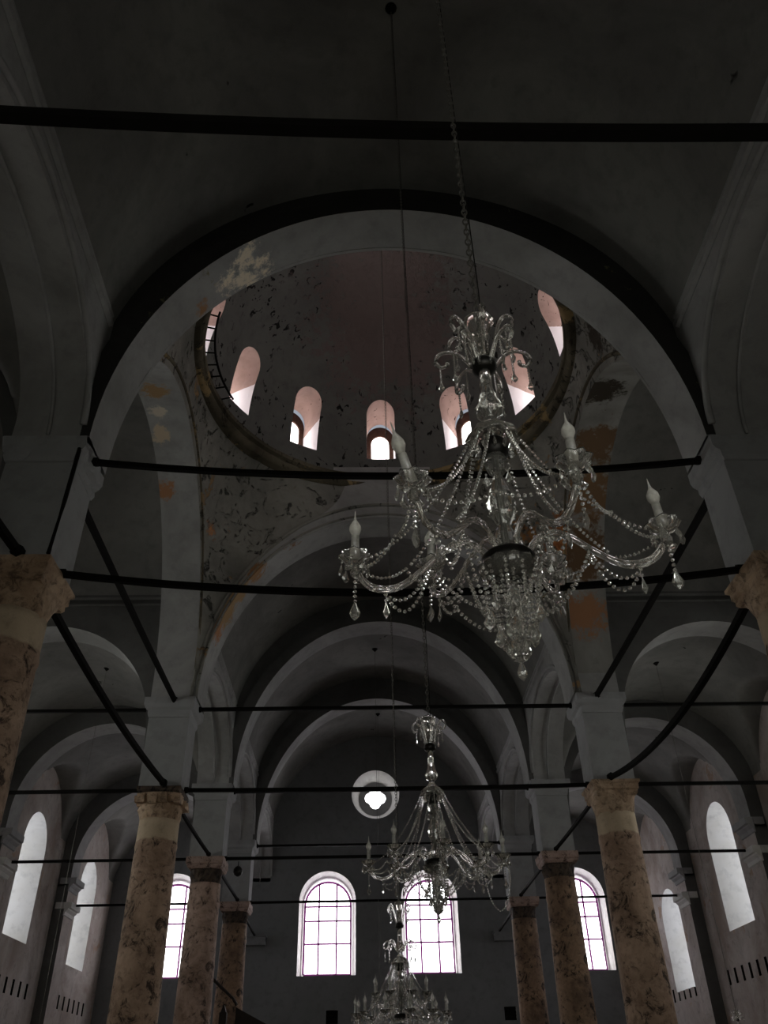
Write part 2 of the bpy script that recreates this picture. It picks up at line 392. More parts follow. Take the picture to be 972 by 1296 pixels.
o2 = MB().lathe([(15.70, RR + .45), (15.70, RR + .02), (15.78, RR - .06), (15.86, RR - .08), (15.92, RR - .02), (15.98, RR + .0), (16.02, RR - .10), (16.12, RR - .12), (16.2, RR - .04), (16.24, RR + .06), (16.24, RR + .5)], 128, (DC[0], DC[1], 0), wob=lambda a, z: 1 + .006 * noise.noise(Vector((cos(a) * 6, sin(a) * 6, z * 3))), caps=False).build('dome_cornice', M['cornice'], ceil)
smooth_by_angle(o2, 50)
ZD0 = 16.2; HD = 5.0; RD = 4.50
def dome_r(t): return RD * (1 - t ** 2.5) ** (1 / 2.5)
inner = [(ZD0 + HD * t, dome_r(t)) for t in [k / 26 * .999 for k in range(27)]]
outer = [(ZD0 + HD * 1.2 * t, dome_r(t) + 1.15 * (1 - .3 * t)) for t in [k / 26 * .999 for k in range(27)]][::-1]
prof = inner + [(ZD0 + HD * 1.2, .01)] + outer
d = MB(); n = 96
rg = [[(DC[0] + r * cos(2 * pi * (i + .5) / n), DC[1] + r * sin(2 * pi * (i + .5) / n), z) for i in range(n)] for z, r in prof]
rg = [rg[k] for k in range(len(rg))] + [rg[0]]
vs = [p for r in rg[:-1] for p in r]; K = len(rg) - 1; fs = []
for k in range(K):
    for i in range(n):
        j = (i + 1) % n; k2 = (k + 1) % K; fs.append((k * n + i, k * n + j, k2 * n + j, k2 * n + i))
# the two tiny rings at the crown close the shell: split inner and outer
fs = [f_ for f_ in fs if not (f_[0] // n == 26 and f_[2] // n == 27) and not (f_[0] // n == 27)]
fs += [tuple(26 * n + i for i in range(n)), tuple(28 * n + i for i in range(n))[::-1]]
keep = sorted({i for f_ in fs for i in f_}); mp_ = {a: b for b, a in enumerate(keep)}
d.add([vs[i] for i in keep], [tuple(mp_[i] for i in f_) for f_ in fs])
dome = d.build('dome', [M['dome'], M['dome_reveal']], ceil)
cb = MB()
for k in range(12):
    th = radians(30 * k); dirv = Vector((sin(th), cos(th), 0)); lat = Vector((cos(th), -sin(th), 0))
    pts = [(-.43, 16.85), (.43, 16.85)] + [(.43 * cos(pi * q / 14), 18.35 + .50 * sin(pi * q / 14)) for q in range(15)]
    base = Vector((DC[0], DC[1], 0))
    cb.prism(pts, lambda p: tuple(base + dirv * 3.2 + lat * p[0] + Vector((0, 0, p[1]))), lambda p: tuple(base + dirv * 7.0 + lat * p[0] * .92 + Vector((0, 0, p[1] + .05))))
cut(dome, cb, M['dome_reveal']); smooth_by_angle(dome, 30)
WIN = [0]
def window(label=None):
    WIN[0] += 1; o = empty('window_%d' % WIN[0]); struct(o, label); return o
def arch_sheet(cx, hw, z0, zs, n=14, rise=None):
    rise = rise or hw
    return [(cx - hw, z0), (cx + hw, z0)] + [(cx + hw * cos(pi * q / n), zs + rise * sin(pi * q / n)) for q in range(n + 1)]
for k in range(12):
    th = radians(30 * k); dirv = Vector((sin(th), cos(th), 0)); lat = Vector((cos(th), -sin(th), 0)); base = Vector((DC[0], DC[1], 0))
    par = window()
    P3 = lambda p, r: tuple(base + dirv * r + lat * p[0] + Vector((0, 0, p[1])))
    # surround plate with an arched light in it
    o_ = [(-.43, 16.6), (.43, 16.6)] + [(.43 * cos(pi * q / 14), 18.40 + .52 * sin(pi * q / 14)) for q in range(15)]
    i_ = [(-.27, 16.95), (.27, 16.95)] + [(.27 * cos(pi * q / 14), 18.25 + .30 * sin(pi * q / 14)) for q in range(15)]
    for nm, a_, r0, r1, mt in (('surround', None, 5.42, 5.54, M['brick']),):
        n_ = len(o_); vs = [P3(p, r0) for p in i_] + [P3(p, r0) for p in o_] + [P3(p, r1) for p in i_] + [P3(p, r1) for p in o_]; fs = []
        for q in range(n_):
            j = (q + 1) % n_; fs += [(q, j, n_ + j, n_ + q), (2 * n_ + q, 3 * n_ + q, 3 * n_ + j, 2 * n_ + j), (q, 2 * n_ + q, 2 * n_ + j, j), (n_ + q, n_ + j, 3 * n_ + j, 3 * n_ + q)]
        MB().add(vs, fs).build(nm, mt, par)
    MB().prism(i_, lambda p: P3(p, 5.47), lambda p: P3(p, 5.50)).build('pane', M['pane_dome'], par)

# ---- guard rail inside the dome on the left
rail = empty('guard_rail', (DC[0], DC[1], 16.25), 'thin black curved ladder-like guard rail on the left of the dome cornice', 'railing')
def ring_pt(deg, r, z): a = radians(deg); return (r * sin(a), r * cos(a), z)
MB().tube([ring_pt(-112 + 41 * k / 24, 4.08, .02) for k in range(25)], .028, 6).build('inner_rail', M['iron'], rail)
MB().tube([ring_pt(-112 + 41 * k / 24, 4.38, .02) for k in range(25)], .022, 6).build('outer_rail', M['iron'], rail)
rung = MB().tube([(0, 4.08, .02), (0, 4.40, .02)], .02, 6).mesh('rung', M['iron'])
for k in range(8):
    o = bpy.data.objects.new('rung', rung); link(o, rail); o.rotation_euler.z = radians(110 - 5.4 * k)

# ---- aisle arches, aisle vaults, transept vaults
def aisle_arch(side, i):
    par = empty('trim_%d' % (10 + i * 2 + (side > 0))); struct(par)
    yc = YL[i]; y0, y1 = yc - .42, yc + .42
    top = ZT if i in (1, 2) else 13.4
    pts = [(XO - .02, 8.0), (XO + .02, 8.7)] + [(8.3 + 2.68 * cos(pi - pi * k / 36), 8.7 + 2.7 * sin(pi * k / 36)) for k in range(1, 37)] + [(10.98, 8.0)]
    out = []
    for (x, z) in pts:
        if z <= 8.75 and x < 8: out.append((XO - .1, z))
        elif z <= 8.75: out.append((XW + .2, z))
        else:
            out.append((XO - .1 + (XW + .3 - XO) * (x - XO) / (10.98 - XO), top))
    n = len(pts); S = side
    vs = [(S * x, y0, z) for x, z in pts] + [(S * x, y0, z) for x, z in out] + [(S * x, y1, z) for x, z in pts] + [(S * x, y1, z) for x, z in out]; fs = []
    for q in range(n - 1):
        fs += [(q, q + 1, n + q + 1, n + q), (2 * n + q, 3 * n + q, 3 * n + q + 1, 2 * n + q + 1), (q, 2 * n + q, 2 * n + q + 1, q + 1), (n + q, n + q + 1, 3 * n + q + 1, 3 * n + q)]
    o = MB().add(vs, fs).build('aisle_arch', M['arch'], par); smooth_by_angle(o)
    o.data.materials.append(M['face'])  # painted shade for the faces towards the viewer
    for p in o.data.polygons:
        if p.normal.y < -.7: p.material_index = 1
    xs = sorted((S * 10.98, S * (XW + .1)))
    MB().box((xs[0], y0, 0), (xs[1], y1, 8.05)).build('pilaster', [M['side'], M['face']], par)  # second material carries painted shade for the viewer-side face
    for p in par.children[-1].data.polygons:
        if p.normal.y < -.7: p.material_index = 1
    # two stepped corbel blocks on the pilaster
    for zb in (7.05, 7.85):
        pf = [(0, -.02), (.04, 0), (.06, .10), (.14, .17), (.15, .21), (.24, .22), (.24, .40), (0, .40)]
        mb = MB().prism(pf, lambda p: (S * (10.98 - p[0]), y0 - .10, zb + p[1]), lambda p: (S * (10.98 - p[0]), y1 + .10, zb + p[1]))
        xa, xb = sorted((S * 10.99, S * (XW - .1))); mb.box((xa, y0 - .10, zb + .2), (xb, y1 + .10, zb + .40))
        mb.build('corbel', M['reveal'] if zb < 7.5 else M['pier'], par)
for s in (-1, 1):
    for i in range(5): aisle_arch(s, i)
for s in (-1, 1):
    b5 = [YR] + YL + [YE]
    for k in (0, 1, 3, 4, 5):
        ya = b5[k] + (.4 if k else 0); yb = b5[k + 1] - (.4 if k < 5 else -.05); yc = (ya + yb) / 2
        def av(u, v):
            x = XO - .05 + (XW + .1 - XO) * u; y = ya + (yb - ya) * v
            zA = 9.1 + 2.9 * sqrt(max(0, 1 - ((x - 8.49) / 2.96) ** 2))
            q = (y - yc) / 2.35
            zB = 8.4 + 2.9 * sqrt(max(0, 1 - q * q)) if abs(q) < 1 else 0
            if x < 8.49:                   # inner side: cross vault over the nave arcade arch
                q = min(1, abs(y - yc) / ((yb - ya) / 2 + .02)); zB = 9.25 + 2.3 * sqrt(max(0, 1 - q * q))
            return (s * x, y, max(zA, zB))
        MB().add(*grid(av, 60, 60)).build('aisle_vault', M['vault'], ceil, True)
    def tv(u, v):
        a = pi * u; y = 14.175 - 4.27 * cos(a); z = 12.2 + 3.2 * sin(a)
        return (s * (XO - .1 + (XW + .3 - XO) * v), y, z)
    MB().add(*grid(tv, 40, 6)).build('transept_vault', M['vault'], ceil, True)

for s in (-1, 1):                      # mouldings of the dome bay
    for yy in (9.94, 18.49):
        for zz, rr in ((12.2, .07), (12.0, .045)): MB().tube([(s * XO, yy, zz), (s * XW, yy, zz)], rr, 6).build('string_course', M['face'], ceil)
    pts = arch_pts(14.175, 4.30, ZU + .1, 5.42, 48)
    MB().tube([(s * (XI - .01), y, z) for y, z in pts], .05, 6).build('archivolt_moulding', M['cornice'], ceil, True)
for dr, rr in ((.10, .035), (.42, .05)):
    MB().tube([(x, 18.42 - .01 * dr, z) for x, z in arch_pts(0, 4.48 + dr * .35, ZU, 5.20 + dr, 56)], rr, 6).build('archivolt_moulding', M['pend'], ceil, True)

# ---- side walls with their windows and rows of slots
SIDE_WINS = {-1: [(28.62, 5.9, 9.7), (35.1, 5.85, 9.65), (22.2, 5.9, 9.7), (16.2, 5.9, 9.7), (12.1, 5.9, 9.7)], 1: [(28.55, 5.88, 9.7), (34.95, 4.75, 8.2), (22.2, 5.9, 9.7), (16.2, 5.9, 9.7), (12.1, 5.9, 9.7)]}  # the nearer windows on each side are unseen and added for light
for s in (-1, 1):
    xs = sorted((s * XW, s * (XW + 1.5)))
    o = MB().box((xs[0], YR - 1, 0), (xs[1], YE + 1.5, ZT)).build('wall_left' if s < 0 else 'wall_right', [M['side'], M['reveal']]); struct(o)
    cb = MB()
    for (yc, z0, z1) in SIDE_WINS[s]:
        pts = arch_sheet(yc, 1.1, z0, z1 - 1.1, 20)
        pin = pts; cb.prism(pts, lambda p: (s * (XW - .3), p[0], p[1]), lambda p: (s * (XW + 1.8), yc + (p[0] - yc) * .8, p[1]))
    cut(o, cb, M['reveal'])
    cb = MB()
    ys = [y for c in (6.2, 22.2, 28.7, 35.2) for y in [c + .62 * (j - 3.0) for j in range(7)]]
    for y in ys: cb.box((s * XW - .28, y - .09, 4.45), (s * XW + .28, y + .09, 4.88))
    cut(o, cb, M['iron'])
    for (yc, z0, z1) in SIDE_WINS[s]:
        par = window(); x = s * (XW + 1.42)
        for c3 in range(3):
            for r3 in range(4):
                y0_ = yc - .86 + c3 * .58; za = z0 + .05 + r3 * (z1 - z0 - .1) / 4
                zb = za + (z1 - z0 - .1) / 4 - .04
                MB().box((min(x, x + .02), y0_ + .03, za), (max(x, x + .02), y0_ + .55, zb)).build('pane', M['pane_side'] if yc > 24 else M['pane_bay_added'], par)
        fr = MB()
        for c3 in range(4): fr.box((x - .03, yc - .9 + c3 * .58, z0), (x + .03, yc - .84 + c3 * .58, z1))
        for r3 in range(5): zz = z0 + r3 * (z1 - z0 - .1) / 4; fr.box((x - .03, yc - .9, zz), (x + .03, yc + .9, zz + .06))
        fr.build('frame', M['iron'], par)

# ---- end wall
we = MB().box((-XW - 1.2, YE, 0), (XW + 1.2, YE + 1.3, ZT + .2)).build('wall_end', [M['wall'], M['reveal']]); struct(we)
cb = MB(); EW = [(-8.70, 0), (-2.12, 1), (2.25, 2), (8.66, 3)]
for xc, _ in EW:
    pts = arch_sheet(xc, 1.2, 5.78, 8.60, 24)
    cb.prism(pts, lambda p: (xc + (p[0] - xc) * 1.06, YE - .3, 5.70 + (p[1] - 5.70) * 1.02), lambda p: (xc + (p[0] - xc) * .74, YE + 1.6, 5.95 + (p[1] - 5.78) * .88))
rp = [(1.07 * cos(2 * pi * k / 40), 13.12 + 1.07 * sin(2 * pi * k / 40)) for k in range(40)]
cb.prism(rp, lambda p: (p[0] * 1.1, YE - .2, 13.12 + (p[1] - 13.12) * 1.1), lambda p: (p[0] * .62, YE + 1.15, 13.15 + (p[1] - 13.12) * .62))
for xc in (-1.86, 5.31): cb.box((xc - .24, YE - .2, 4.12), (xc + .24, YE + .5, 4.6))
cut(we, cb, M['reveal'])
# dark vents behind the two square holes
for xc in (-1.86, 5.31):
    v_ = MB()
    for k in range(4): v_.box((xc - .24, YE + .06, 4.13 + k * .12), (xc + .24, YE + .10, 4.21 + k * .12))
    v_.box((xc - .24, YE + .12, 4.12), (xc + .24, YE + .14, 4.6)); v_.build('vent_grille', M['iron'], we)
GY = YE + .62
for xc, _ in EW:
    par = window(); hw = .99; z0 = 5.90; zs = 8.50
    # panes, three columns by four rows; the top row follows the arch
    colx = [xc - hw, xc - hw / 2.6, xc + hw / 2.6, xc + hw]
    rowz = [z0, 7.05, 7.93, 8.50]
    def ztop(x): return zs + .98 * sqrt(max(0, 1 - ((x - xc) / hw) ** 2)) if abs(x - xc) < hw else zs
    for c3 in range(3):
        xa, xb = colx[c3] + .025, colx[c3 + 1] - .025
        for r3 in range(3):
            MB().box((xa, GY, rowz[r3] + .025), (xb, GY + .02, rowz[r3 + 1] - .025)).build('pane', M['pane'], par)
        xs = [xa + (xb - xa) * q / 8 for q in range(9)]
        pts = [(x, ztop(x) - .01) for x in xs][::-1] + [(xa, rowz[3] + .025), (xb, rowz[3] + .025)]
        MB().prism(pts, lambda p: (p[0], GY, max(p[1], rowz[3] + .02)), lambda p: (p[0], GY + .02, max(p[1], rowz[3] + .02))).build('pane', M['pane'], par)
    for x in colx[1:3]: MB().box((x - .036, GY - .05, z0), (x + .036, GY + .03, ztop(x))).build('glazing_bar', M['bar'], par)
    for z in rowz[1:]: MB().box((xc - hw, GY - .04, z - .034), (xc + hw, GY + .03, z + .034)).build('glazing_bar', M['bar'], par)
    ol = [(xc - hw, z0), (xc - hw, zs)] + [(xc - hw * cos(pi * q / 20), zs + .98 * sin(pi * q / 20)) for q in range(1, 20)] + [(xc + hw, zs), (xc + hw, z0), (xc - hw, z0)]
    MB().tube([(x, GY, z) for x, z in ol], .06, 4).build('frame', M['bar'], par)
# quatrefoil light in the round window
par = window(); q4 = []
for k in range(4):
    ca = pi / 2 * k; cx, cz = .22 * cos(ca), .22 * sin(ca)
    for j in range(-5, 6): a = ca + j * radians(16); q4.append((cx + .27 * cos(a), 13.18 + cz + .27 * sin(a)))
MB().prism(q4, lambda p: (p[0], YE + .90, p[1]), lambda p: (p[0], YE + .93, p[1])).build('pane', M['pane'], par)
o_ = [(.80 * cos(2 * pi * k / 44 - radians(80)), 13.15 + .80 * sin(2 * pi * k / 44 - radians(80))) for k in range(44)]
n_ = 44; vs = [(x, YE + .84, z) for x, z in q4] + [(x, YE + .84, z) for x, z in o_] + [(x, YE + .98, z) for x, z in q4] + [(x, YE + .98, z) for x, z in o_]; fs = []
for q in range(n_):
    j = (q + 1) % n_; fs += [(q, j, n_ + j, n_ + q), (2 * n_ + q, 3 * n_ + q, 3 * n_ + j, 2 * n_ + j), (q, 2 * n_ + q, 2 * n_ + j, j), (n_ + q, n_ + j, 3 * n_ + j, 3 * n_ + q)]
MB().add(vs, fs).build('quatrefoil_frame', M['pier'], par)
for xc in (-5.15, 5.4):
    mb = MB().box((xc - .5, YE - .42, 6.93), (xc + .5, YE, 7.28)); mb.box((xc - .54, YE - .46, 7.22), (xc + .54, YE, 7.30)); mb.build('corbel', M['wall'], we)

# ---- rear wall behind the viewer, with unseen doorway and windows added to light columns and crystal
wr = MB().box((-XW - 1.2, YR - 1.2, 0), (XW + 1.2, YR, ZT + .2)).build('wall_rear', [M['wall'], M['reveal']]); struct(wr)
cb = MB(); RWN = [(0, 1.3, .02, 3.6), (-3.1, .7, 1.4, 4.2), (3.1, .7, 1.4, 4.2)]
for xc, hw, z0, z1 in RWN: cb.prism(arch_sheet(xc, hw, z0, z1 - hw, 16), lambda p: (p[0], YR + .3, p[1]), lambda p: (p[0], YR - 1.5, p[1]))
cut(wr, cb, M['reveal'])
for xc, hw, z0, z1 in RWN:
    par = window()
    MB().prism(arch_sheet(xc, hw, z0, z1 - hw, 16), lambda p: (p[0], YR - .8, p[1]), lambda p: (p[0], YR - .83, p[1])).build('pane', M['pane_rear_added'], par)
    fr = MB().box((xc - .04, YR - .8, z0), (xc + .04, YR - .74, z1))
    for k in range(1, 4): zz = z0 + (z1 - z0) * k / 4; fr.box((xc - hw, YR - .8, zz - .03), (xc + hw, YR - .74, zz + .03))
    fr.build('glazing_bar', M['iron'], par)

# ------------------------------------------------------------------ columns with piers
def sq_ring(h, p, z, cx=0, cy=0, n=48, jit=0.0, seed=0):
    out = []
    for i in range(n):
        a = 2 * pi * i / n; c, s = cos(a), sin(a)
        r = h / max(abs(c), abs(s)) if p >= 10 else h / (abs(c) ** p + abs(s) ** p) ** (1 / p)
        if jit: r *= 1 + jit * noise.noise(Vector((c * 3 + seed, s * 3, z * 6)))+ jit * .7 * noise.noise(Vector((c * 9 + seed, s * 9, z * 14)))
        out.append((cx + c * r, cy + s * r, z))
    return out
def column(i, side, label):
    x, y = side * XC, YL[i]; sd = i * 7 + side
    root = empty('column', (x, y, 0), label, 'column', 'marble columns of the nave arcades')
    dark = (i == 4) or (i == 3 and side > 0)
    wob = lambda a, z: 1 + .012 * noise.noise(Vector((cos(a) * 1.5 + sd, sin(a) * 1.5, z * 1.2))) + .010 * noise.noise(Vector((cos(a) * 5 + sd, sin(a) * 5, z * 4)))
    zs = [.35 + (6.72 - .35) * k / 60 for k in range(61)]
    prof = [(z, .51 - .075 * ((z - .35) / 6.37) ** 1.2) for z in zs]
    prof = [(z, r * (1.035 if 6.12 < z < 6.22 else (.985 if 6.02 < z <= 6.12 else 1))) for z, r in prof]
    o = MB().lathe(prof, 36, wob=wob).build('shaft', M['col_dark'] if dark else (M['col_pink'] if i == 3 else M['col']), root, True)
    b_ = MB().rings([sq_ring(.66, 14, 0), sq_ring(.66, 14, .18)] + [sq_ring(.62, 2, .18), sq_ring(.64, 2, .25), sq_ring(.56, 2, .34), sq_ring(.52, 2, .36)]); b_.build('base', M['cap'], root)
    if i == 2 and side < 0:      # capital broken down to loose looking blocks
        MB().rings([sq_ring(.42, 2, 6.62, jit=.03, seed=sd), sq_ring(.44, 2, 6.8, jit=.06, seed=sd), sq_ring(.46, 2.2, 6.95, jit=.10, seed=sd), sq_ring(.43, 3, 7.08, jit=.06, seed=sd), sq_ring(.45, 5, 7.26, jit=.02, seed=sd)]).build('capital', M['cap'], root)
        rnd = random.Random(3)
        for f4 in range(4):
            for j in range(4):
                wd = rnd.uniform(.085, .12); u = -.36 + .24 * j + rnd.uniform(-.02, .02); z0 = 7.03 + rnd.uniform(-.03, .05); hh = rnd.uniform(.13, .2); dp = rnd.uniform(.04, .13)
                mb = MB(); c8 = []
                for (a_, b2, c_) in ((-1, 0, 0), (1, 0, 0), (1, 1, 0), (-1, 1, 0), (-1, 0, 1), (1, 0, 1), (1, 1, 1), (-1, 1, 1)):
                    px = u + a_ * wd * rnd.uniform(.8, 1.1); pd = .36 + (b2 * (dp + .06)) * rnd.uniform(.8, 1.1); pz = z0 + c_ * hh * rnd.uniform(.9, 1.1)
                    a2 = f4 * pi / 2; c8.append((px * cos(a2) - pd * sin(a2), px * sin(a2) + pd * cos(a2), min(pz, 7.28)))
                mb.add(c8, [(0, 3, 2, 1), (4, 5, 6, 7), (0, 1, 5, 4), (1, 2, 6, 5), (2, 3, 7, 6), (3, 0, 4, 7)]); mb.build('block', M['cap'], root)
        MB().rings([sq_ring(.46, 14, 7.26, jit=.02, seed=sd), sq_ring(.49, 14, 7.30, jit=.03, seed=sd), sq_ring(.48, 14, 7.38, jit=.02, seed=sd)]).build('abacus', M['cap_dark'], root)
    elif i >= 3 :                # thick pinkish abacus over a sooty broken bell
        MB().rings([sq_ring(.42, 2, 6.66, jit=.03, seed=sd), sq_ring(.43, 2, 6.8, jit=.08, seed=sd), sq_ring(.44, 2.2, 6.95, jit=.12, seed=sd), sq_ring(.43, 3, 7.05, jit=.14, seed=sd), sq_ring(.46, 5, 7.14, jit=.05, seed=sd)]).build('capital', M['cap_dark'], root)
        MB().rings([sq_ring(.46, 12, 7.08, jit=.03, seed=sd), sq_ring(.50, 14, 7.13, jit=.03, seed=sd), sq_ring(.50, 14, 7.17, jit=.02, seed=sd), sq_ring(.53, 14, 7.20, jit=.02, seed=sd), sq_ring(.53, 14, 7.38, jit=.02, seed=sd)]).build('abacus', M['cap_pink'], root)
    else:                        # flaring bell under a moulded abacus
        MB().rings([sq_ring(.425, 2, 6.60, jit=.02, seed=sd), sq_ring(.43, 2, 6.72, jit=.02, seed=sd), sq_ring(.44, 2.1, 6.82, jit=.015, seed=sd), sq_ring(.455, 2.3, 6.90, jit=.015, seed=sd), sq_ring(.455, 3, 7.0, jit=.02, seed=sd), sq_ring(.47, 8, 7.12, jit=.015, seed=sd)], caps=True).build('capital', M['cap'], root, True)
        MB().rings([sq_ring(.44, 10, 7.06, jit=.03, seed=sd), sq_ring(.47, 14, 7.10, jit=.02, seed=sd), sq_ring(.47, 14, 7.16, jit=.02, seed=sd), sq_ring(.50, 14, 7.19, jit=.02, seed=sd), sq_ring(.50, 14, 7.29, jit=.02, seed=sd), sq_ring(.54, 14, 7.33, jit=.01, seed=sd), sq_ring(.54, 14, 7.38, jit=.01, seed=sd)]).build('abacus', M['cap'], root)
    # plastered pier above, in world coordinates relative to root
    wx = .47
    MB().box((-wx, -.43, ZC), (wx, .43, 9.02)).build('pier', M['pier'], root)
    br = (i == 1 and side < 0)
    j = .10 if br else .008
    lv = [(.475, 8.98), (.50, 9.06), (.50, 9.14), (.56, 9.19), (.59, 9.26), (.59, 9.43)]
    fl = lambda rg: [(x_, max(-.49, min(.49, y_)), z_) for x_, y_, z_ in rg] if i < 2 else rg
    o = MB().rings([fl(sq_ring(h, 16, z, jit=j if z > 9 else 0, seed=sd)) for h, z in lv]).build('impost_corbel', M['pier'], root)
    if br:
        MB().box((-.1, -.2, 8.9), (.1, .2, 9.0))
    return root
NAMES = ['nearest the viewer, beyond the picture edge', 'first visible from the viewer', 'second visible from the viewer', 'third visible from the viewer', 'farthest, nearest the end wall']
CL = {(1, -1): 'nearest left column, cut by the photo edge, with broad moulded capital and broken upper corbel',
      (1, 1): 'nearest right column, cut by the photo edge, clean grey upper corbel above its capital',
      (2, -1): 'left brown marble column whose capital has crumbled into loose blocks',
      (2, 1): 'right brown marble column with flaring bell capital and pale upper collar, tallest in view on right',
      (3, -1): 'left middle-distance column with thick pinkish abacus, beside the partly hidden left window',
      (3, 1): 'right middle-distance column with sooty broken capital, beside the partly hidden right window',
      (4, -1): 'farthest left column, slim and blackened below its abacus, behind the dark pulpit',
      (4, 1): 'farthest right column, black-stained shaft under a pale abacus near the end wall',
      (0, -1): 'column left of the viewer, outside the photo frame', (0, 1): 'column right of the viewer, outside the photo frame'}
for i in range(5):
    for s in (-1, 1): column(i, s, CL[(i, s)])

# ------------------------------------------------------------------ tie rods
def rod(a, b, sag, r, label, kind='tie_rod'):
    a, b = Vector(a), Vector(b); pts = []
    for k in range(25):
        t = k / 24; p = a.lerp(b, t); p.z -= sag * 4 * t * (1 - t); pts.append(p)
    mid = a.copy(); par = empty(kind, mid, label, 'tie rod', 'iron tie rods between columns')
    MB().tube([p - mid for p in pts], r, 4).build('bar', M['iron'], par)
    for q, e in ((a, b), (b, a)):
        dv = (e - q).normalized(); MB().tube([q - mid - dv * .02, q - mid + dv * .09], r * 1.35, 6).build('end_collar', M['iron'], par)
ORD = ['topmost, over the viewer', 'second row', 'at the columns with the crumbled capital', 'at the middle-distance columns', 'at the farthest columns']
SG = [.25, .33, .03, .0, .0]
LBN = ['thick black tie rod crossing the top of the photo', 'black sagging tie rod behind the big chandelier, joining the two nearest capitals', 'black tie rod across the nave joining the left crumbled capital and the right flaring capital',
       'black tie rod across the nave joining the middle-distance capitals', 'black tie rod across the nave joining the farthest capitals, in front of the arched windows']
for i in range(5):
    rod((-4.64, YL[i], 7.42 if i else 7.25), (4.64, YL[i], 7.42 if i else 7.08), SG[i],   .06 if i == 0 else .055, LBN[i])
LBU = {1: 'black sagging upper tie rod across the dome opening just under the dome windows', 2: 'black upper tie rod across the nave at the foot of the far dome arch',
       3: 'black upper tie rod across the nave just above the round window', 4: 'black upper tie rod across the nave, farthest and level with the second chandelier'}
for i in (1, 2, 3, 4): rod((-4.55, YL[i], 9.34), (4.55, YL[i], 9.34), .28 if i == 1 else 0, .055, LBU[i])
SN = {-1: 'left', 1: 'right'}
DN = {2: 'at the second column', 3: 'at the third column', 4: 'at the farthest column'}
for s in (-1, 1):
    for i in (2, 3, 4): rod((s * 5.56, YL[i], 7.42), (s * 10.95, YL[i], 7.42), 0, .05, 'black tie rod across the %s aisle from capital to wall pilaster, %s' % (SN[s], DN[i]))
    rod((s * 5.64, YL[2], 9.34), (s * 11.0, YL[2], 9.34), 0, .05, 'black upper tie rod across the %s aisle, high above the capital-level rods' % SN[s])
    for k, (a, b) in enumerate(((0, 1), (1, 2), (2, 3), (3, 4))):
        rod((s * 5.0, YL[a] + .5, 7.43), (s * 5.0, YL[b] - .5, 7.43), [.1, .42 if s > 0 else .15, .03, .0][k], .065 if k < 2 else .05,
            'black lengthwise tie rod on the %s arcade, %s' % (SN[s], ['from viewer to nearest column', 'curving under the dome to the second column', 'from second to third column', 'from third to farthest column'][k]))
    rod((s * 5.0, YL[4] + .5, 7.3), (s * 5.1, YE - .2, 7.28), 0, .05, 'short black lengthwise tie rod from the farthest %s column to the end wall corbel' % SN[s])
    rod((s * 5.0, YL[1] + .5, 9.36), (s * 5.0, YL[2] - .5, 9.36), 0.03, .065, 'black upper lengthwise tie rod along the %s side of the dome bay' % SN[s])
cb_ = MB().tube([(-4.57, 9.02, 9.2), (-4.60, 9.04, 8.3), (-4.62, 9.0, 7.42)], .03, 6).build('cable', M['iron']); tag(cb_, 'thin black cable running down the plastered pier above the nearest left capital', 'cable')

# ------------------------------------------------------------------ chandeliers (modelled about the hub, size 1 = the nearest one)
def sag_pts(a, b, d, n):
    a, b = Vector(a), Vector(b); return [a.lerp(b, k / n) - Vector((0, 0, d * 4 * (k / n) * (1 - k / n))) for k in range(n + 1)]
def bead_line(mb, pts, r=.0065, gap=.0145):
    ln = sum((pts[i + 1] - pts[i]).length for i in range(len(pts) - 1)); n = max(2, int(ln / gap)); step = ln / n; t = 0; i = 0; acc = 0
    for k in range(n + 1):
        tgt = k * step
        while i < len(pts) - 2 and acc + (pts[i + 1] - pts[i]).length < tgt: acc += (pts[i + 1] - pts[i]).length; i += 1
        seg = (pts[i + 1] - pts[i]).length; p = pts[i].lerp(pts[i + 1], min(1, (tgt - acc) / max(seg, 1e-6))); mb.bead(p, r, r * .95)
    return mb
def drop(mb, c, w, h, flat=.45, n=6):       # faceted flat pear drop hanging below c
    c = Vector(c); rs = []
    for z, r in ((0, .08), (-.25, .45), (-.62, 1.0), (-.82, .72), (-1, .06)):
        rs.append([(c.x + w * r * cos(2 * pi * i / n), c.y + w * r * flat * sin(2 * pi * i / n), c.z + h * z) for i in range(n)])
    return mb.rings(rs)
ME = {}
def mesh_of(key, mb, mat, smooth=False): ME[key] = mb.mesh(key, M[mat], smooth); return ME[key]
def inst(key, parent, rz=0.0, loc=(0, 0, 0), name=None, rot=None):
    o = bpy.data.objects.new(name or key, ME[key]); link(o, parent); o.location = loc; o.rotation_euler = rot or (0, 0, rz); return o
ZK = [(-.465, -.345), (0, 0), (.355, .43), (.42, .50), (.46, .54), (.66, .735), (.72, .785), (.935, .97)]
def zm(z):
    for (a, fa), (b, fb) in zip(ZK[:-1], ZK[1:]):
        if z <= b: return fa + (fb - fa) * (z - a) / (b - a)
    return z + .035
def Zm(mb): mb.v = [(x, y, zm(z)) for x, y, z in mb.v]; return mb
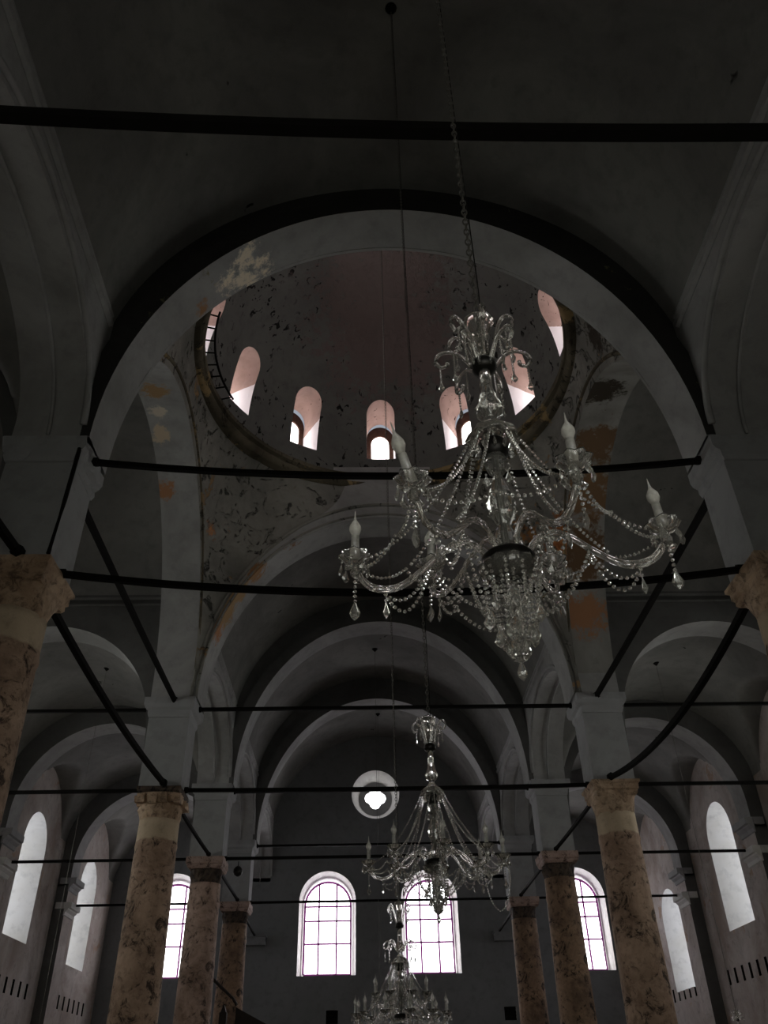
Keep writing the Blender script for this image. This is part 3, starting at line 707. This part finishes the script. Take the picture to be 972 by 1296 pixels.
# arm runs along +x
arm = [(.055, 0, -.005), (.075, 0, .030), (.105, 0, .052), (.145, 0, .052), (.19, 0, .020), (.235, 0, -.035), (.285, 0, -.085), (.33, 0, -.105), (.375, 0, -.10), (.41, 0, -.07), (.428, 0, -.03)]
def spline(P, n=4):
    P = [Vector(p) for p in P]; out = []
    for i in range(len(P) - 1):
        p0, p1, p2, p3 = P[max(i - 1, 0)], P[i], P[i + 1], P[min(i + 2, len(P) - 1)]
        for k in range(n):
            t = k / n; out.append(.5 * ((2 * p1) + (-p0 + p2) * t + (2 * p0 - 5 * p1 + 4 * p2 - p3) * t * t + (-p0 + 3 * p1 - 3 * p2 + p3) * t ** 3))
    return out + [P[-1]]
ap = spline(arm)
mb = MB().tube(ap, .0075, 8)
tw = []
for k, p in enumerate(ap):
    a = k * .7; tw.append(p + Vector((0, cos(a) * .0078, sin(a) * .0078 + .002)))
mb.tube(tw, .0032, 5); mb.tube([p + Vector((0, -.002, .0125)) for p in ap], .004, 5)
mesh_of('arm', mb, 'tube', True)
mesh_of('drip_cup', MB().lathe([(-.012, .010), (-.006, .022), (.004, .034), (.018, .043), (.022, .044), (.020, .040), (.006, .028), (0, .010)], 32, wob=lambda a, z: 1 + (.12 * cos(8 * a) if z > .003 else 0)), 'tube', True)
mesh_of('cup_stem', MB().lathe([(-.05, .004), (-.045, .012), (-.03, .016), (-.018, .010), (-.008, .012)], 12), 'crystal')
mesh_of('candle_sleeve', MB().lathe([(0, .0135), (.004, .0125), (.078, .0115), (.079, .009)], 14), 'sleeve', True)
mesh_of('bulb', MB().lathe([(0, .008), (.008, .012), (.022, .0175), (.034, .0165), (.046, .0105), (.056, .005), (.068, .0026), (.090, .0008)], 14), 'frost', True)
mb = drop(MB(), (0, 0, 0), .014, .038); mb.bead((0, 0, .005), .0045); mesh_of('crystal_drop', mb, 'crystal')
mesh_of('large_drop', drop(MB(), (0, 0, 0), .0155, .056), 'crystal')
mb = bead_line(MB(), sag_pts((0, 0, -.02), (0, 0, -.125), 0, 2), .0065, .014); drop(mb, (0, 0, -.125), .0155, .058); mesh_of('long_pendant', mb, 'crystal')
mb = MB().tube([(0, 0, 0), (0, 0, -.02)], .003, 5); mb.bead((0, 0, -.024), .006); drop(mb, (0, 0, -.03), .009, .05); mesh_of('arm_pendant', mb, 'crystal')
# column of glass
mesh_of('top_cup', Zm(MB().lathe([(.72, .012), (.735, .030), (.76, .022), (.80, .024), (.86, .032), (.90, .040), (.928, .052), (.935, .054), (.93, .049), (.90, .036), (.86, .027), (.74, .012)], 28, wob=lambda a, z: 1 + .05 * cos(12 * a))), 'tube', True)
mesh_of('crown_disc', Zm(MB().lathe([(.655, .02), (.665, .038), (.69, .042), (.715, .03), (.72, .02)], 18)), 'darkmetal', True)
mesh_of('neck_vase', Zm(MB().lathe([(.66, .018), (.60, .020), (.56, .022), (.52, .032), (.485, .044), (.46, .040), (.45, .022), (.43, .018), (.42, .03), (.40, .032)], 20, wob=lambda a, z: 1 + .06 * cos(10 * a))), 'tube', True)
mesh_of('canopy_dish', Zm(MB().lathe([(.40, .02), (.405, .045), (.385, .07), (.36, .082), (.35, .080), (.365, .06), (.38, .03)], 24, wob=lambda a, z: 1 + .06 * cos(8 * a))), 'tube', True)
mesh_of('canopy_core', Zm(MB().lathe([(.30, .012), (.31, .04), (.345, .045), (.37, .02)], 16)), 'darkmetal', True)
mesh_of('baluster', Zm(MB().lathe([(.36, .010), (.34, .020), (.31, .030), (.285, .036), (.26, .026), (.25, .014), (.235, .018), (.20, .034), (.165, .044), (.13, .036), (.10, .018), (.09, .024), (.065, .038), (.04, .04), (.02, .022)], 10)), 'crystal')
mesh_of('inner_tube', Zm(MB().lathe([(.36, .006), (.0, .006)], 8)), 'chain', True)
mesh_of('hub', MB().lathe([(.022, .03), (.022, .065), (.010, .075), (-.012, .076), (-.030, .066), (-.036, .03)], 24), 'darkmetal', True)
mesh_of('hub_bowl', MB().lathe([(-.012, .082), (-.035, .080), (-.052, .065), (-.066, .03), (-.058, .025), (-.046, .055), (-.03, .072), (-.014, .077)], 24, wob=lambda a, z: 1 + .06 * cos(12 * a)), 'tube', True)
sc = [(.02, 0, .68), (.035, 0, .73), (.05, 0, .80), (.068, 0, .87), (.090, 0, .905), (.112, 0, .89), (.118, 0, .855), (.104, 0, .825), (.088, 0, .832), (.086, 0, .85)]
mesh_of('upper_scroll', Zm(MB().tube(spline(sc), .0072, 8)), 'tube', True)
sc2 = [(.03, 0, .665), (.055, 0, .715), (.085, 0, .755), (.12, 0, .765), (.148, 0, .745), (.156, 0, .71), (.143, 0, .685), (.122, 0, .69), (.118, 0, .71)]
mesh_of('lower_scroll', Zm(MB().tube(spline(sc2), .0072, 8)), 'tube', True)
def scroll_strand(r, z0, z1):
    mb = bead_line(MB(), sag_pts((r, 0, z0), (r, 0, z1), 0, 2), .0048, .0105); drop(mb, (r, 0, z1), .0115, .045); return Zm(mb)
mesh_of('scroll_pendant', scroll_strand(.143, .68, .61), 'crystal')
mesh_of('scroll_pendant_inner', scroll_strand(.095, .755, .65), 'crystal')
mesh_of('upper_scroll_pendant', scroll_strand(.09, .83, .76), 'crystal')
def hang(r0, z0, r1, z1, w=.0155, rb=.0066):
    mb = bead_line(MB(), sag_pts((r0, 0, z0), (r1, 0, z1), 0, 2), rb, .0145)
    if w: drop(mb, (r1, 0, z1), w, .05)
    return mb
mesh_of('outer_long', hang(.072, -.035, .070, -.155), 'crystal'); mesh_of('outer_short', hang(.072, -.035, .068, -.12), 'crystal')
mesh_of('mid_strand', hang(.052, -.05, .046, -.20), 'crystal'); mesh_of('core_strand', hang(.028, -.06, .022, -.235, .013, .006), 'crystal')
mesh_of('finial', Zm(MB().lathe([(-.08, .008), (-.12, .012), (-.16, .03), (-.20, .02), (-.23, .012), (-.27, .026), (-.30, .014), (-.32, .03), (-.335, .034), (-.355, .022), (-.365, .028), (-.385, .024), (-.40, .006)], 8)), 'crystal')
mesh_of('finial_drop', drop(MB(), (0, 0, -.29), .014, .058, .9), 'crystal')
def link_at(mb, z, odd, s=1.0):
    pts = []
    for k in range(13):
        a = 2 * pi * k / 12; u, h = .0095 * s * cos(a), .019 * s * sin(a); pts.append((u if not odd else 0, u if odd else 0, z + h))
    mb.tube(pts[:-1] + [pts[0]], .0032 * s, 5)
def P(r, a, z): return Vector((r * cos(a), r * sin(a), z))
def strand(root, name, *paths):
    for pts in paths: bead_line(MB(), pts).build(name, M['crystal'], root)

def chandelier(loc, size, arms, anchor_z, label, lower_scrolls=True, top2=False, loose=False, heavy=True, detail=2, rot0=0.0, lean=None):
    """arms: list of (angle in degrees, length factor, tilt in radians, height offset)"""
    root = empty('chandelier', loc, label, 'chandelier', 'crystal chandeliers hung from the vaults'); root.scale = (size,) * 3
    for k in ('top_cup', 'crown_disc', 'neck_vase', 'canopy_dish', 'canopy_core', 'baluster', 'inner_tube', 'hub', 'hub_bowl', 'finial', 'finial_drop'): inst(k, root)
    for k in range(6):
        a = rot0 + .5 + 2 * pi * k / 6
        o = inst('upper_scroll', root, a, name='scroll'); inst('upper_scroll_pendant', o, name='pendant')
        if lower_scrolls:
            o = inst('lower_scroll', root, a + pi / 6, name='scroll')
            if detail: inst('scroll_pendant', o, name='pendant'); inst('scroll_pendant_inner', o, name='pendant')
    if top2:
        for k in range(8):
            o = inst('lower_scroll', root, 2 * pi * k / 8, (0, 0, -.20), name='scroll'); inst('scroll_pendant', o, name='pendant')
    if detail:
        for k in range(10):
            a = 2 * pi * k / 10
            inst('crystal_drop', root, a, (.034 * cos(a), .034 * sin(a), .30 if k % 2 else .20))
            inst('crystal_drop', root, a, (.052 * cos(a + .2), .052 * sin(a + .2), .415))
    for k in range(10):
        a = 2 * pi * k / 10; inst('outer_long' if k % 2 else 'outer_short', root, a, name='bead_strand')
        inst('mid_strand', root, a + .3, name='bead_strand')
        if k < 6 and detail: inst('core_strand', root, 2 * pi * k / 6, name='bead_strand')
    cups = []
    for k, (deg, rs, ti, dz) in enumerate(arms):
        a = radians(deg); A = inst('arm', root, 0, (0, 0, dz)); A.rotation_euler = (0, -ti, a); A.scale = (rs, 1, 1)
        Mr = Matrix.Rotation(a, 3, 'Z') @ Matrix.Rotation(-ti, 3, 'Y')
        cups.append((Mr @ Vector((.43 * rs, 0, -.018)) + Vector((0, 0, dz)), a, rs, ti, dz, Mr))
        un = Matrix.Rotation(ti, 4, 'Y')                      # keeps the candle upright on a tilted arm
        def place(nm, x, z, extra=Vector((0, 0, 0)), lx=0.0, rz=0.0):
            lo = Matrix.Rotation(ti, 3, 'Y') @ (Matrix.Rotation(lx, 3, 'Y') @ extra)
            c = inst(nm, A); c.location = ((x * rs + lo.x) / rs, lo.y, z + lo.z)
            c.rotation_euler = (0, ti + lx, rz); c.scale = (1 / rs, 1, 1); return c
        lx = (lean or {}).get(k, 0.0)
        place('drip_cup', .43, -.018); place('cup_stem', .43, -.018)
        place('candle_sleeve', .43, -.018, Vector((0, 0, .006)), lx); place('bulb', .43, -.018, Vector((0, 0, .083)), lx)
        place('long_pendant', .43, -.018); place('arm_pendant', .335, -.112)
        if detail == 2:
            for q in range(6): b = q * pi / 3 + .3; place('crystal_drop', .43, -.018, Vector((.038 * cos(b), .038 * sin(b), -.012)), 0, b + pi / 2)
        else:
            for q in range(3): b = q * 2 * pi / 3 + .3; place('crystal_drop', .43, -.018, Vector((.036 * cos(b), .036 * sin(b), -.012)), 0, b)
    n = len(arms)
    for k in range(n):
        c, a, rs, ti, dz, Mr = cups[k]; c2, a2, rs2, ti2, dz2, Mr2 = cups[(k + 1) % n]
        strand(root, 'canopy_bead_strand', sag_pts(P(.078, a, .43), c + P(-.02, a, .0), .07, 16))
        if detail: strand(root, 'canopy_bead_strand', sag_pts(P(.070, a + .4, .425), Mr @ Vector((.27 * rs, .02, -.03)) + Vector((0, 0, dz)), .05, 14))
        if (dz > .05) != (dz2 > .05): continue
        mid = (c + c2) * .5; mid = Vector((mid.x * .9, mid.y * .9, mid.z - .02))
        if detail == 2: strand(root, 'cup_bead_swag', sag_pts(c - Vector((0, 0, .015)), mid, .035, 10), sag_pts(mid, c2 - Vector((0, 0, .015)), .035, 10))
        else: strand(root, 'cup_bead_swag', sag_pts(c - Vector((0, 0, .015)), c2 - Vector((0, 0, .015)), .06, 14))
        q1 = Mr @ Vector((.22 * rs, 0, -.03)) + Vector((0, 0, dz)); q2 = Mr @ Vector((.335 * rs, 0, -.118)) + Vector((0, 0, dz))
        if detail: strand(root, 'arm_bead_swag', sag_pts(q1, q2, .05, 10), sag_pts(q1 + Vector((0, .012, 0)), q2, .085, 12))
        if dz < .05 or detail == 0:
            strand(root, 'basket_bead_swag', sag_pts(q1, P(.07, a + .5, -.16), .03, 14))
            if detail: strand(root, 'basket_bead_swag', sag_pts(q1, P(.06, a - .5, -.19), .05, 14))
    if loose:
        bead_line(MB(), spline([(.29, -.1, -.10), (.30, -.1, -.16), (.32, -.1, -.24), (.37, -.1, -.30), (.42, -.1, -.24), (.45, -.08, -.12), (.45, -.05, -.04)])).build('loose_bead_strand', M['crystal'], root)
    # chain and ceiling hook
    mb = MB(); top = (anchor_z - loc[2]) / size; z = .79; k = 0
    step = .031
    z1 = top if heavy else min(top, .79 + 1.0)
    while z < z1: link_at(mb, z, k % 2); z += step; k += 1
    if not heavy: mb.tube([(0, 0, z1), (0, 0, top)], .006, 5)
    o = mb.build('chain', M['chain'], root); o['kind'] = 'stuff'
    if heavy: MB().tube([(.012, 0, .79), (.016, .004, 1.2), (.010, 0, 2.5), (.012, 0, top)], .0025, 4).build('cord', M['iron'], root)
    MB().lathe([(top - .12, .015), (top - .08, .05), (top, .09 if heavy else .12)], 12).build('ceiling_hook', M['iron'], root, True)
    return root

chandelier((-.175, 1.9, 2.79), 1.0, [(-17, .97, .10, 0), (52, .76, .42, .02), (128, .76, .40, .02), (176, .98, .10, 0), (-131, .98, .10, 0), (-75, .94, .10, 0)], 15.85,
           'largest crystal chandelier nearest the viewer, six arms, one candle leaning outward', lean={4: .5, 0: -.06})
even = lambda n, r0, rs=1, ti=.06, dz=0: [(r0 + 360 * k / n, rs, ti, dz) for k in range(n)]
chandelier((-.075, 6.0, 2.92), 1.08, [(-12, 1, .06, 0), (-48, 1.0, .08, 0), (-88, 1, .08, 0), (-130, 1, .08, 0), (176, 1, .06, 0), (130, .9, .15, 0), (85, .9, .15, 0), (35, .9, .15, 0)], 15.85,
           'medium crystal chandelier with eight arms hanging in front of the right nave window', lower_scrolls=False, rot0=.25, loose=True)
chandelier((-.02, 14.15, 2.60), 1.6, even(12, 8) + even(8, 20, .60, .1, .16), 21.15, 'smallest visible two-tiered crystal chandelier at the bottom of the photo under the dome', lower_scrolls=False, top2=True, rot0=.1, detail=1)
chandelier((8.1, 22.2, 2.25), .95, even(6, 0), 12.0, 'faint crystal chandelier low in the right aisle, only its top just in view', heavy=False, detail=0)
chandelier((-8.0, 22.2, 1.9), .95, even(6, 0), 12.0, 'crystal chandelier in the left aisle, on a long thin wire before the near window', heavy=False, detail=0)
chandelier((-8.0, 28.7, 2.2), .95, even(6, 0), 12.0, 'crystal chandelier in the far left aisle, on a thin wire beside the crumbled-capital column', heavy=False, detail=0)
chandelier((-.1, 28.7, 2.2), .95, even(6, 0), 15.7, 'crystal chandelier in the far nave, on a thin wire passing the round window', heavy=False, detail=0)
chandelier((.1, 35.2, 2.4), .95, even(6, 0), 15.7, 'crystal chandelier nearest the end wall, on the farthest thin wire', heavy=False, detail=0)

# ------------------------------------------------------------------ hanging lamp, pulpit
hl = empty('hanging_lamp', (-4.2, YL[3], 7.34), 'small dark round lamp hanging from the tie rod beside the left middle-distance column', 'lamp')
MB().tube([(0, 0, 0), (0, 0, -.14)], .012, 5).build('hook', M['iron'], hl)
MB().lathe([(-.12, .03), (-.16, .09), (-.22, .13), (-.30, .135), (-.37, .10), (-.41, .03)], 16).build('shade', M['darkmetal'], hl, True)
pu = empty('pulpit', (-4.9, 29.6, 0), 'dark wooden pulpit stair with sloping canopy beside the farthest left column', 'pulpit')
mb = MB(); prof_ = [(.35, 4.05), (1.55, 3.48), (1.9, 3.3), (1.9, 2.0), (.35, 2.0)]
mb.prism(prof_, lambda p: (p[0], .2, p[1]), lambda p: (p[0], .35, p[1])); mb.build('sloping_side_panel', M['wood'], pu)
MB().tube([(-1.1, 0, 5.35), (.25, .1, 4.28), (.38, .15, 4.1)], .045, 6).build('handrail', M['wood'], pu)
for xx in (-.48, .0):
    MB().rings([sq_ring(.11, 10, 2.0, xx, 0), sq_ring(.11, 10, 3.9, xx, 0), sq_ring(.09, 8, 4.15 if xx < -.2 else 3.9, xx, 0), sq_ring(.02, 4, 4.38 if xx < -.2 else 4.1, xx, 0)]).build('newel_post', M['wood'], pu)
MB().box((-.6, .1, 0), (.5, .9, 2.2)).build('body', M['wood'], pu)
for k in range(6): MB().box((.5 + .23 * k, .2, 0), (.73 + .23 * k, 1.0, 2.0 - .32 * k)).build('step', M['wood'], pu)
